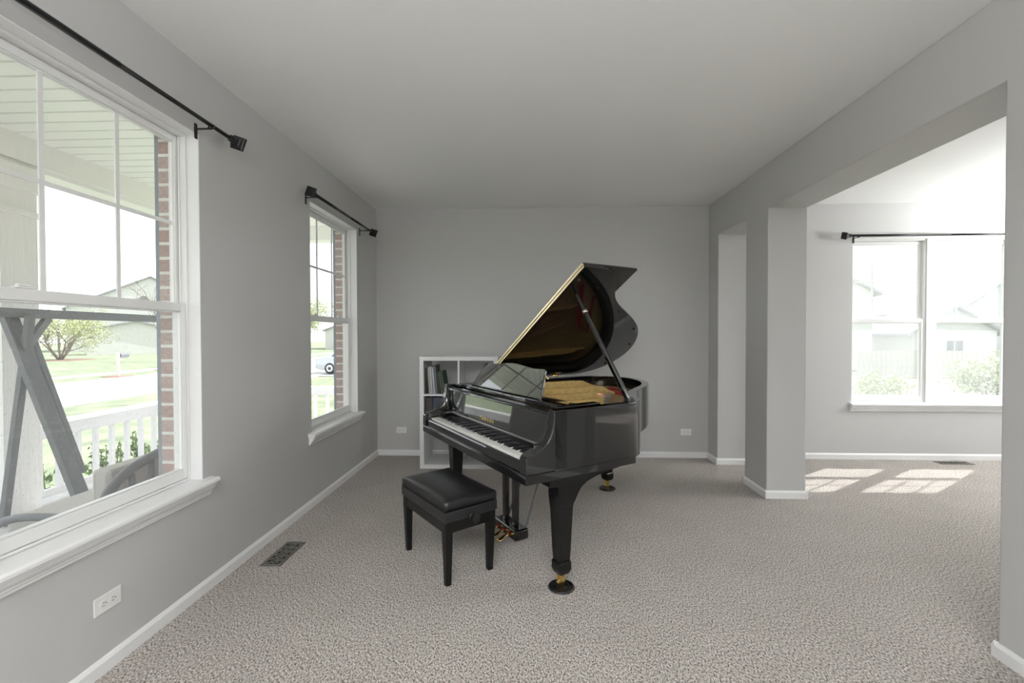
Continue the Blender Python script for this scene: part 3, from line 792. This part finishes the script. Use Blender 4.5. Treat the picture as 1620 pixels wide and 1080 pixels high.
struct(MB().box(-4.75, XO-bt_, YS-1, PYE+.3, -1.05, PF).build('floor_porch', M['concrete']))
sf = MB(); y = YS-1
sf.box(-4.95, XO, YS-1, PYE+.3, SZ+.012, SZ+.05)
while y < PYE+.3:
    sf.box(-4.9, XO-bt_, y, y+.135, SZ, SZ+.0125); y += .1525
struct(sf.build('ceiling_porch', M['soffit'], bevel=.003, seg=1))
struct(MB().box(-4.62, XP, YS-1, PYE+.3, 2.83, SZ+.02).box(-4.60, XP-.03, YS-1, PYE+.3, 2.79, 2.832).box(-4.30, XO-bt_, PYE-.10, PYE+.14, 2.83, SZ+.02).build('trim_1', M['porchwood'], bevel=.004))
struct(MB().box(-4.95, XE+.6, YS-1, YB+.3, SZ+.06, SZ+.3).box(-4.95, XO, YB+.2, PYE+.4, SZ+.06, SZ+.3).build('roof_slab', M['shingle']))
def column(label, y0):
    root = tag(empty('porch_column', (-4.45, y0+.14, PF)), label, 'column', 'square porch columns')
    h = 2.79-PF-.0
    MB().box(-.14, .14, -.14, .14, 0, h-.012).build('shaft', M['porchwood'], root, bevel=.004)
    MB().box(-.175, .175, -.175, .175, h-.21, h-.004).build('capital', M['porchwood'], root, bevel=.006)
    MB().box(-.175, .175, -.175, .175, h-.42, h-.375).build('neck_band', M['porchwood'], root, bevel=.006)
    return root
column('white square porch column behind the swing frame', 3.455)
column('white square porch column at the far end of the railing', 6.75)
def railing(label, p0, p1, n):
    p0 = Vector(p0); p1 = Vector(p1); d = p1-p0; L_ = d.length
    root = tag(empty('porch_railing', p0, math.atan2(d.y, d.x)), label, 'railing')
    MB().box(0, L_, -.065, .065, .695, .730).box(0, L_, -.02, .02, .60, .695).build('top_rail', M['pwhite'], root, bevel=.004)
    MB().box(0, L_, -.02, .02, .06, .13).build('bottom_rail', M['pwhite'], root, bevel=.003)
    first = None
    for k in range(n):
        x = L_*(k+.5)/n
        if first is None: first = MB().box(-.02, .02, -.02, .02, .125, .61).build('baluster', M['pwhite'], root, bevel=.002); o = first
        else: o = first.copy(); C.objects.link(o); o.parent = root
        o.location = (x, 0, 0)
    return root
railing('white baluster railing along the front of the porch', (-4.45, 3.74, PF), (-4.45, 6.74, PF), 17)
railing('white railing closing the far end of the porch', (-4.30, 6.92, PF), (XO-.06, 6.92, PF), 12)
# shutters
def shutter(label, y0, z0, z1, w=.32):
    root = tag(empty('window_shutter', (XO-bt_-.001, y0, z0)), label, 'shutter', 'grey louvred shutters')
    m_ = MB(); d = .026; hh = z1-z0
    m_.box(-d, 0, 0, .045, 0, hh).box(-d, 0, w-.045, w, 0, hh)
    for z in (0, hh/2-.03, hh-.06): m_.box(-d, 0, .045, w-.045, z, z+.06)
    m_.build('stile_frame', M['shutter'], root, bevel=.002)
    l_ = MB(); z = .075
    while z < hh-.08:
        if not (hh/2-.045 < z < hh/2+.035): l_.box(-.006, .006, .046, w-.046, -.02, .02, Matrix.Translation((-.013, 0, z)) @ Matrix.Rotation(R(-35), 4, 'Y'))
        z += .035
    l_.build('louvres', M['shutter'], root)
shutter('slate grey louvred shutter beside the large front window', W1[1]+.002, .60, 2.40)
shutter('slate grey louvred shutter beside the narrow front window', W2[1]+.002, .60, 2.40)
# swing frame (stands on the porch)
sw = tag(empty('porch_swing', (-3.9, 3.65, PF)), 'grey steel A-frame porch swing stand outside the large window', 'swing')
def SWP(x, y, z): return (x+3.9, y-3.65, z-PF)
topz = 1.53
MB().bar(SWP(-4.10, 3.20, topz), SWP(-4.10, 5.6, topz), .07, .075).build('top_beam', M['swing'], sw, bevel=.006)
for y, s in ((3.42, 1), (5.45, -1)):
    m_ = MB(); m_.bar(SWP(-4.20, y-.02, topz+.02), SWP(-3.56, y+.02*s, PF+.03), .055, .105, (0, 1, 0)); 
    m_.build('front_leg', M['swing'], sw, bevel=.006)
    m_ = MB(); m_.bar(SWP(-4.12, y+.10*s, topz-.22), SWP(-3.74, y+.13*s, PF+.4), .03, .045, (0, 1, 0)); m_.build('inner_brace', M['swing'], sw, bevel=.004)
    m_ = MB(); m_.bar(SWP(-4.02, y, topz), SWP(-4.28, y, PF+.03), .045, .05, (0, 1, 0)); m_.build('back_leg', M['swing'], sw, bevel=.004)
    MB().bar(SWP(-4.28, y, PF+.03), SWP(-3.50, y, PF+.03), .05, .05).build('base_bar', M['swing'], sw, bevel=.006)
    MB().bar(SWP(-4.06, y+.00*s, topz-.27), SWP(-4.10, y+.20*s, topz-.03), .04, .06).build('corner_brace', M['swing'], sw, bevel=.004)
# patio chair close to the window
pc = tag(empty('patio_chair', (-2.75, 2.98, PF)), 'patio chair with beige cushions and curved dark frame under the window', 'chair')
def CP(x, y, z): return (x+2.75, y-2.98, z-PF)
bx_ = MB(); rings = []
for y_, k in ((2.70, .80), (2.715, .97), (2.75, 1.), (3.30, 1.), (3.37, .96), (3.40, .8)):
    rings.append([CP(-2.69+.065*k*a_-.04*(b_ > 0), y_-.05*(b_ < 0)*(y_ < 3), .19+b_*.30*(.9+.1*k)) for a_, b_ in ((-1, -1), (1, -1), (1.0, .93), (.85, 1), (-.85, 1), (-1, .93))])
bx_.loft(rings).build('back_cushion', M['cushion'], pc, bevel=.02, seg=3)
MB().box(-.55, .0, -.34, .36, .28, .40).build('seat_cushion', M['cushion'], pc, bevel=.035, seg=3)
top_ = [(2.50, .15), (2.52, .33), (2.56, .41), (2.665, .483), (2.815, .528), (3.0, .556), (3.3, .55), (3.5, .45), (3.56, .25), (3.57, -.19)]
def tz(y_):
    for (a_, za), (b_, zb) in zip(top_, top_[1:]):
        if a_ <= y_ <= b_: return za+(zb-za)*(y_-a_)/(b_-a_)
MB().tube(catmull([CP(-2.53, y_, z_) for y_, z_ in [(2.49, -.19)]+top_], 5), .030, 10).build('back_frame', M['swing'], pc)
for y_ in (2.70, 2.85, 3.0, 3.15, 3.30):
    z_ = tz(y_); MB().tube(catmull([CP(-2.53, y_, z_), CP(-2.51, y_-.02, z_-.12), CP(-2.53, y_-.08, z_-.30), CP(-2.54, y_-.10, .0)], 5), .020, 8).build('back_slat', M['swing'], pc)
MB().bar(CP(-2.54, 2.50, .06), CP(-2.54, 3.54, .06), .035, .035).build('lower_rail', M['swing'], pc, bevel=.004)
for y_ in (2.50, 3.55):
    MB().tube(catmull([CP(-2.53, y_, .24), CP(-2.80, y_, .27), CP(-3.10, y_, .25), CP(-3.26, y_, .12), CP(-3.28, y_, -.19)], 5), .024, 8).build('arm_frame', M['swing'], pc)
MB().bar(CP(-3.28, 2.44, .05), CP(-3.28, 3.50, .05), .03, .03).bar(CP(-2.54, 2.5, .06), CP(-3.28, 2.5, .06), .03, .03).bar(CP(-2.54, 3.4, .06), CP(-3.28, 3.4, .06), .03, .03).build('seat_rails', M['swing'], pc, bevel=.004)

# ------------------------------------------------------------------ grounds
def slab(name, x0, x1, y0, y1, z, m): return struct(MB().box(x0, x1, y0, y1, z-.1, z).build(name, m))
slab('ground_lawn', -140, 120, -60, 160, GZ, M['grass'])
slab('ground_road', -23.0, -15.2, -60, 160, GZ+.02, M['asphalt'])
slab('ground_sidewalk', -26.6, -25.4, -60, 160, GZ+.03, M['concrete'])
slab('ground_near_sidewalk', -13.2, -12.0, -60, 160, GZ+.03, M['concrete'])
slab('ground_driveway', -11.9, -2.6, 24.5, 30.5, GZ+.04, M['asphalt'])
slab('ground_apron', -15.3, -13.1, 24.5, 30.5, GZ+.045, M['asphalt'])

def leaves(mb, c, r, n, size, flat=1.):
    for _ in range(n):
        while True:
            p = Vector((random.uniform(-1, 1), random.uniform(-1, 1), random.uniform(-1, 1)))
            if p.length < 1: break
        p = Vector(c)+Vector((p.x*r, p.y*r, p.z*r*flat))
        a = Vector((random.gauss(0, 1), random.gauss(0, 1), random.gauss(0, 1))).normalized(); b = a.cross(Vector((random.gauss(0, 1), random.gauss(0, 1), 1))).normalized()
        s = size*random.uniform(.6, 1.3)
        mb.add([p-a*s, p+b*s*.5, p+a*s, p-b*s*.5], [(0, 1, 2, 3)])
def branches(mb, p, d, L_, r, depth, tips, spread=.55, kids=3):
    p = Vector(p); d = Vector(d).normalized(); n = 4; pts = [p]; q = p.copy(); dd = d.copy()
    for k in range(n):
        dd = (dd+Vector((random.gauss(0, .10), random.gauss(0, .10), random.gauss(.04, .06)))).normalized(); q = q+dd*L_/n; pts.append(q.copy())
    mb.tube(pts, [r*(1-.45*k/n) for k in range(n+1)], 6)
    if depth == 0: tips.append(q); return
    for k in range(kids):
        nd = (dd+Vector((random.gauss(0, spread), random.gauss(0, spread), random.gauss(.1, spread*.6)))).normalized()
        branches(mb, pts[-1] if k else pts[2], nd, L_*random.uniform(.6, .8), r*.52, depth-1, tips, spread, kids)
def tree(name, label, loc, trunks, L_, r, depth, lm, nleaf, lsize, lr, cat='tree', spread=.55, kids=3, lean=.3, group=None):
    root = tag(empty(name, loc), label, cat, group)
    mb = MB(); tips = []
    for k in range(trunks):
        a = 2*PI*k/max(trunks, 1)+.4; ln = lean if trunks > 1 else .03
        branches(mb, (.12*math.cos(a)*(trunks > 1), .12*math.sin(a)*(trunks > 1), -.05), (ln*math.cos(a), ln*math.sin(a), 1), L_, r, depth, tips, spread, kids)
    mb.build('trunk', M['bark'], root)
    if nleaf:
        lf = MB()
        per = max(1, nleaf//max(1, len(tips)))
        for tpt in tips: leaves(lf, tpt, lr, per, lsize)
        lf.build('foliage', lm, root)
    return root
tree('ornamental_tree', 'spreading multi-stemmed tree in pale leaf across the street', (-45.3, 41, GZ+.095), 6, 2.0, .10, 3, M['leaf'], 9000, .075, .85, lean=.55)
tree('young_tree', 'slender bare young tree at the roadside past the mailbox', (-25.2, 29.6, GZ+.095), 1, 2.2, .08, 3, M['leaf'], 120, .05, .5)
tree('bare_tree', 'tall bare tree with thin twigs above the house roof', (-33, 40.5, GZ), 2, 5.0, .12, 4, M['leaf'], 200, .05, .5, lean=.2)
tree('street_tree', 'leafy tree across the street seen through the narrow window', (-31.5, 62, GZ), 1, 3.2, .10, 3, M['leaf'], 6000, .10, 1.3)
tree('topiary_shrub', 'small round clipped shrub on a stem near the parked car', (-14.6, 33.6, GZ), 1, 1.6, .05, 0, M['leaf2'], 420, .09, .42, cat='shrub')
for (x_, y_, s_, lb) in ((-45.3, 41, 2.6, 'brown mulch bed around the multi-stemmed tree'), (-23.7, 24.6, .75, 'mulch ring around the mailbox post'), (-25.2, 29.6, .7, 'mulch ring around the bare young tree')):
    o = MB().lathe([(s_, 0), (s_*.95, .02), (s_*.5, .035), (.01, .04)], seg=26).build('mulch_bed', M['mulch']); o.location = (x_, y_, GZ); tag(o, lb, 'mulch bed')
# mailbox
mbx = tag(empty('mailbox', (-23.7, 24.6, GZ+.042)), 'curbside mailbox on a white post across the street', 'mailbox')
MB().box(-.06, .06, -.06, .06, 0, 1.32).box(-.05, .05, .06, .62, .98, 1.06).build('post', M['postwood'], mbx, bevel=.01)
bxp = [(-.11, 1.06), (.11, 1.06)]+[(.11*math.cos(a), 1.19+.11*math.sin(a)) for a in [PI*k/10 for k in range(11)]]
MB().prism(bxp, .10, .62, 'y').build('box', M['swing'], mbx)
# shrubs beyond the railing
for k, (x_, y_) in enumerate(((-4.98, 4.05), (-5.0, 4.55), (-5.0, 5.05), (-5.05, 5.6))):
    root = tag(empty('leafy_shrub', (x_, y_, GZ)), ['leafy green shrub behind the railing next to the porch column', 'leafy green shrub behind the railing, second from the porch column', 'leafy green shrub behind the railing, third from the porch column', 'leafy green shrub behind the railing, farthest from the swing'][k], 'shrub', 'shrubs in front of the porch')
    m_ = MB(); l_ = MB()
    for j in range(9):
        a = random.uniform(0, 2*PI); rr = random.uniform(.02, .17); zt = random.uniform(.85, 1.12)
        tip = Vector((rr*math.cos(a), rr*math.sin(a), zt)); m_.tube([(tip.x*.3, tip.y*.3, 0), (tip.x*.8, tip.y*.8, zt*.5), tip], .005, 5)
        for q_ in range(14): leaves(l_, tip*(0.5+.5*q_/14), .06, 3, .034)
    m_.build('stems', M['bark'], root); l_.build('foliage', M['leaf2'], root)
# car on the driveway
car = tag(empty('car', (-12.75, 26.9, GZ+.04), R(-6)), 'silver sedan parked on the driveway seen through the narrow window', 'car')
side = [(-.0, .36), (.02, .58), (.06, .80), (.16, .93), (.50, 1.00), (1.00, 1.03), (3.05, .98), (3.85, .88), (4.35, .74), (4.50, .55), (4.50, .30), (4.1, .24), (.35, .24)]
def car_ring(hw):
    return [(x_, hw*(1-.10*max(0, (z_-.6)/.5)), z_) for x_, z_ in side]
cb = MB(); rings = []
for w_ in (-.89, -.86, -.5, 0, .5, .86, .89):
    k_ = 1-.035*(abs(w_) > .87)
    rings.append([(2.25+(x_-2.25)*k_, w_*(1-.08*max(0, (z_-.6)/.5)), .6+(z_-.6)*k_) for x_, z_ in side])
cb.loft(rings).build('body', M['carpaint'], car, bevel=.03, seg=2)
gh = [(.62, .99), (1.20, 1.30), (1.55, 1.40), (2.15, 1.43), (2.65, 1.38), (3.45, .97)]
g = MB(); rr_ = []
for w_ in (-.74, -.6, 0, .6, .74):
    k_ = .965 if abs(w_) > .7 else 1
    rr_.append([(2.0+(x_-2.0)*k_, w_*(1-.18*max(0, (z_-1)/.43)), .99+(z_-.99)*k_) for x_, z_ in gh])
g.loft(rr_).build('roof', M['carpaint'], car, bevel=.02)
for s in (-1, 1):
    MB().prism([(.98, 1.05), (1.34, 1.29), (1.62, 1.355), (2.08, 1.37), (2.08, 1.05)], s*.69, s*.735, 'y').prism([(2.14, 1.05), (2.14, 1.37), (2.55, 1.33), (3.05, 1.05)], s*.69, s*.735, 'y').build('side_window', M['darkglass'], car)
    MB().box(-.01, .12, s*.58-.18, s*.58+.18, .74, .86).build('tail_light', M['tail'], car, bevel=.02)
    for x_ in (.95, 3.70):
        w_ = MB().lathe([(.20, -.10), (.31, -.10), (.33, -.07), (.33, .07), (.31, .10), (.20, .10)], (x_, s*.80, .33), (0, 1, 0), 28).build('wheel', M['tyre'], car)
        rm = MB().lathe([(.215, -.02), (.215, .02), (.19, .03), (.05, .015), (.01, .02)], (x_, s*.88, .33), (0, s, 0), 24)
        rm.build('rim', M['alloy'], w_)
# houses
def house(label, loc, rz, w, d, h, rise, wallm, roofm, wins, door=None, cat='house', chimney=False):
    root = tag(empty('house', loc, rz), label, cat)
    # gable faces -y; ridge runs along y
    pts = [(-w/2, 0), (w/2, 0), (w/2, h), (0, h+rise), (-w/2, h)]
    MB().prism(pts, 0, d, 'y').build('walls', wallm, root)
    rf = MB(); ov = .45; th = .18; k = rise/(w/2)
    for s in (-1, 1):
        rf.prism([(0, h+rise+.02), (s*(w/2+ov), h-ov*k+.02), (s*(w/2+ov), h-ov*k+.02+th), (0, h+rise+.02+th)], -ov, d+ov, 'y')
    rf.build('roof', roofm, root)
    for (x_, z_, ww, hh_) in wins:
        f_ = MB().box(x_-ww/2-.1, x_+ww/2+.1, -.06, -.01, z_-.1, z_+hh_+.1).build('window', M['pwhite'], root)
        MB().box(x_-ww/2, x_-.03, -.075, -.061, z_, z_+hh_).box(x_+.03, x_+ww/2, -.075, -.061, z_, z_+hh_).build('pane', M['darkglass'], f_)
    if door:
        x_, ww, hh_ = door; MB().box(x_-ww/2, x_+ww/2, -.06, -.01, 0, hh_).build('garage_door', M['pwhite'], root)
    if chimney:
        MB().cyl((w*.18, d*.35, h+rise*.3), (w*.18, d*.35, h+rise+.5), .16).cyl((w*.18, d*.35, h+rise+.5), (w*.18, d*.35, h+rise+.62), .30).build('chimney_flue', M['shingle'], root)
    return root
house('pale low garage building with shallow gable behind the mailbox', (-50.3, 54.8, GZ), R(47), 9.2, 4, 3.0, 1.15, M['siding'], M['shingle'], [])
house('large pale house with tall gable roof across the street', (-60, 68, GZ), R(45), 19, 12, 6.4, 5.2, M['siding'], M['shingle'], [])
house('low house with garage far down the street', (-28, 75, GZ), R(20), 13, 10, 3.2, 2.6, M['siding'], M['shingle'], [(-3.5, .9, 1.4, 1.3)], (2.5, 4.6, 2.3))
house('white two storey house with gable seen in left half of double window', (18.2, 31, GZ), R(-20), 8.5, 10, 5.1, 2.7, M['siding'], M['shingle'], [(-2.2, 1.0, 1.1, 1.2), (1.8, 3.6, 1.0, 1.2)])
house('low wing house with small gable beside the white house', (28.2, 30.5, GZ), R(-12), 4.6, 6, 2.5, 1.6, M['siding2'], M['shingle'], [(0, .7, .9, 1.2)])
house('house with blue grey roof seen in right half of double window', (36.5, 32, GZ), R(-15), 10, 12, 4.4, 4.0, M['siding2'], M['shingle2'], [(-2.4, 1.2, 1.2, 1.3)], chimney=True)
fn = tag(empty('garden_fence', (18, 25, GZ), R(-4)), 'weathered grey garden fence behind the back lawn', 'fence')
MB().box(0, 14, .02, .05, .25, .34).box(0, 14, .02, .05, 1.1, 1.19).build('rails', M['fence'], fn)
bd = None
for k in range(56):
    if bd is None: bd = MB().box(0, .22, 0, .02, .02, 1.45).build('board', M['fence'], fn); o = bd
    else: o = bd.copy(); C.objects.link(o); o.parent = fn
    o.location = (k*.25, 0, 0)
tree('garden_bush', 'big pale leafy bush at the right of the double window', (14.6, 14.2, GZ), 7, .75, .05, 2, M['leaf3'], 3000, .07, .45, cat='bush', lean=.5)
tree('low_bush', 'rounded low bush at lower left beyond the double window', (10.9, 14.2, GZ), 6, .45, .03, 2, M['leaf3'], 1600, .06, .32, cat='bush', lean=.6)

# ------------------------------------------------------------------ camera
cam = bpy.data.cameras.new('camera'); co = bpy.data.objects.new('camera', cam); C.objects.link(co)
cam.sensor_width = 36; cam.lens = 700/1620*36; cam.clip_start = .02; cam.clip_end = 500
ya, pi_, ro = .0388, -.0148, -.0021
fw = Vector((-math.sin(ya)*math.cos(pi_), math.cos(ya)*math.cos(pi_), math.sin(pi_)))
r0 = Vector((math.cos(ya), math.sin(ya), 0)); u0 = r0.cross(fw)
r1 = r0*math.cos(ro)+u0*math.sin(ro); u1 = -r0*math.sin(ro)+u0*math.cos(ro)
m4 = Matrix((( r1.x, u1.x, -fw.x, 0), (r1.y, u1.y, -fw.y, 0), (r1.z, u1.z, -fw.z, 1.346), (0, 0, 0, 1)))
co.matrix_world = m4
sc = bpy.context.scene
sc.camera = co

# ------------------------------------------------------------------ light
w = bpy.data.worlds.new('sky'); sc.world = w; w.use_nodes = True
nt = w.node_tree; bg = nt.nodes['Background']
bg.inputs[0].default_value = (.93, .965, 1, 1); bg.inputs[1].default_value = 1.8
sun = bpy.data.lights.new('sun', 'SUN'); so = bpy.data.objects.new('sun', sun); C.objects.link(so)
sun.energy = 8.0; sun.angle = R(.6); sun.color = (1, .985, .965)
so.rotation_euler = Vector((-.72, -.505, -1)).to_track_quat('-Z', 'Y').to_euler(); so.location = (10, 10, 12)
def uplight(label, x_, y_, power):  # added out-of-view fill light, modelled as a torchiere to brighten the rooms
    root = tag(empty('fill_uplight', (x_, y_, 0)), label, 'fill light', 'added fill lights')
    MB().lathe([(.14, .0005), (.145, .01), (.13, .022), (.02, .03)], seg=36).build('base', M['rod'], root)
    MB().cyl((0, 0, .02), (0, 0, 1.72), .012).build('pole', M['rod'], root)
    MB().lathe([(.03, 1.70), (.10, 1.73), (.17, 1.80), (.19, 1.86), (.184, 1.86), (.164, 1.805), (.095, 1.74), (.01, 1.715)], seg=36).build('bowl_shade', M['vinyl'], root)
    l = bpy.data.lights.new('fill_light', 'AREA'); l.shape = 'DISK'; l.size = .30; l.energy = power; l.color = (.97, .985, 1)
    lo_ = bpy.data.objects.new('fill_light', l); C.objects.link(lo_); lo_.parent = root; lo_.location = (0, 0, 1.84); lo_.rotation_euler = (PI, 0, 0)
uplight('added fill uplight shaped as a black torchiere, unseen in the piano room behind the camera', -.2, -1.7, 265)
uplight('added fill uplight shaped as a black torchiere, unseen by the east windows of the next room', 5.9, 3.5, 180)

sc.view_settings.view_transform = 'Standard'; sc.view_settings.look = 'None'; sc.view_settings.exposure = .4; sc.view_settings.gamma = 1
sc.view_settings.use_curve_mapping = False
try:
    sc.cycles.use_denoising = True; sc.cycles.max_bounces = 14; sc.cycles.diffuse_bounces = 6; sc.cycles.transparent_max_bounces = 24
    sc.cycles.sample_clamp_indirect = 6; sc.cycles.caustics_reflective = False; sc.cycles.caustics_refractive = False
except Exception: pass
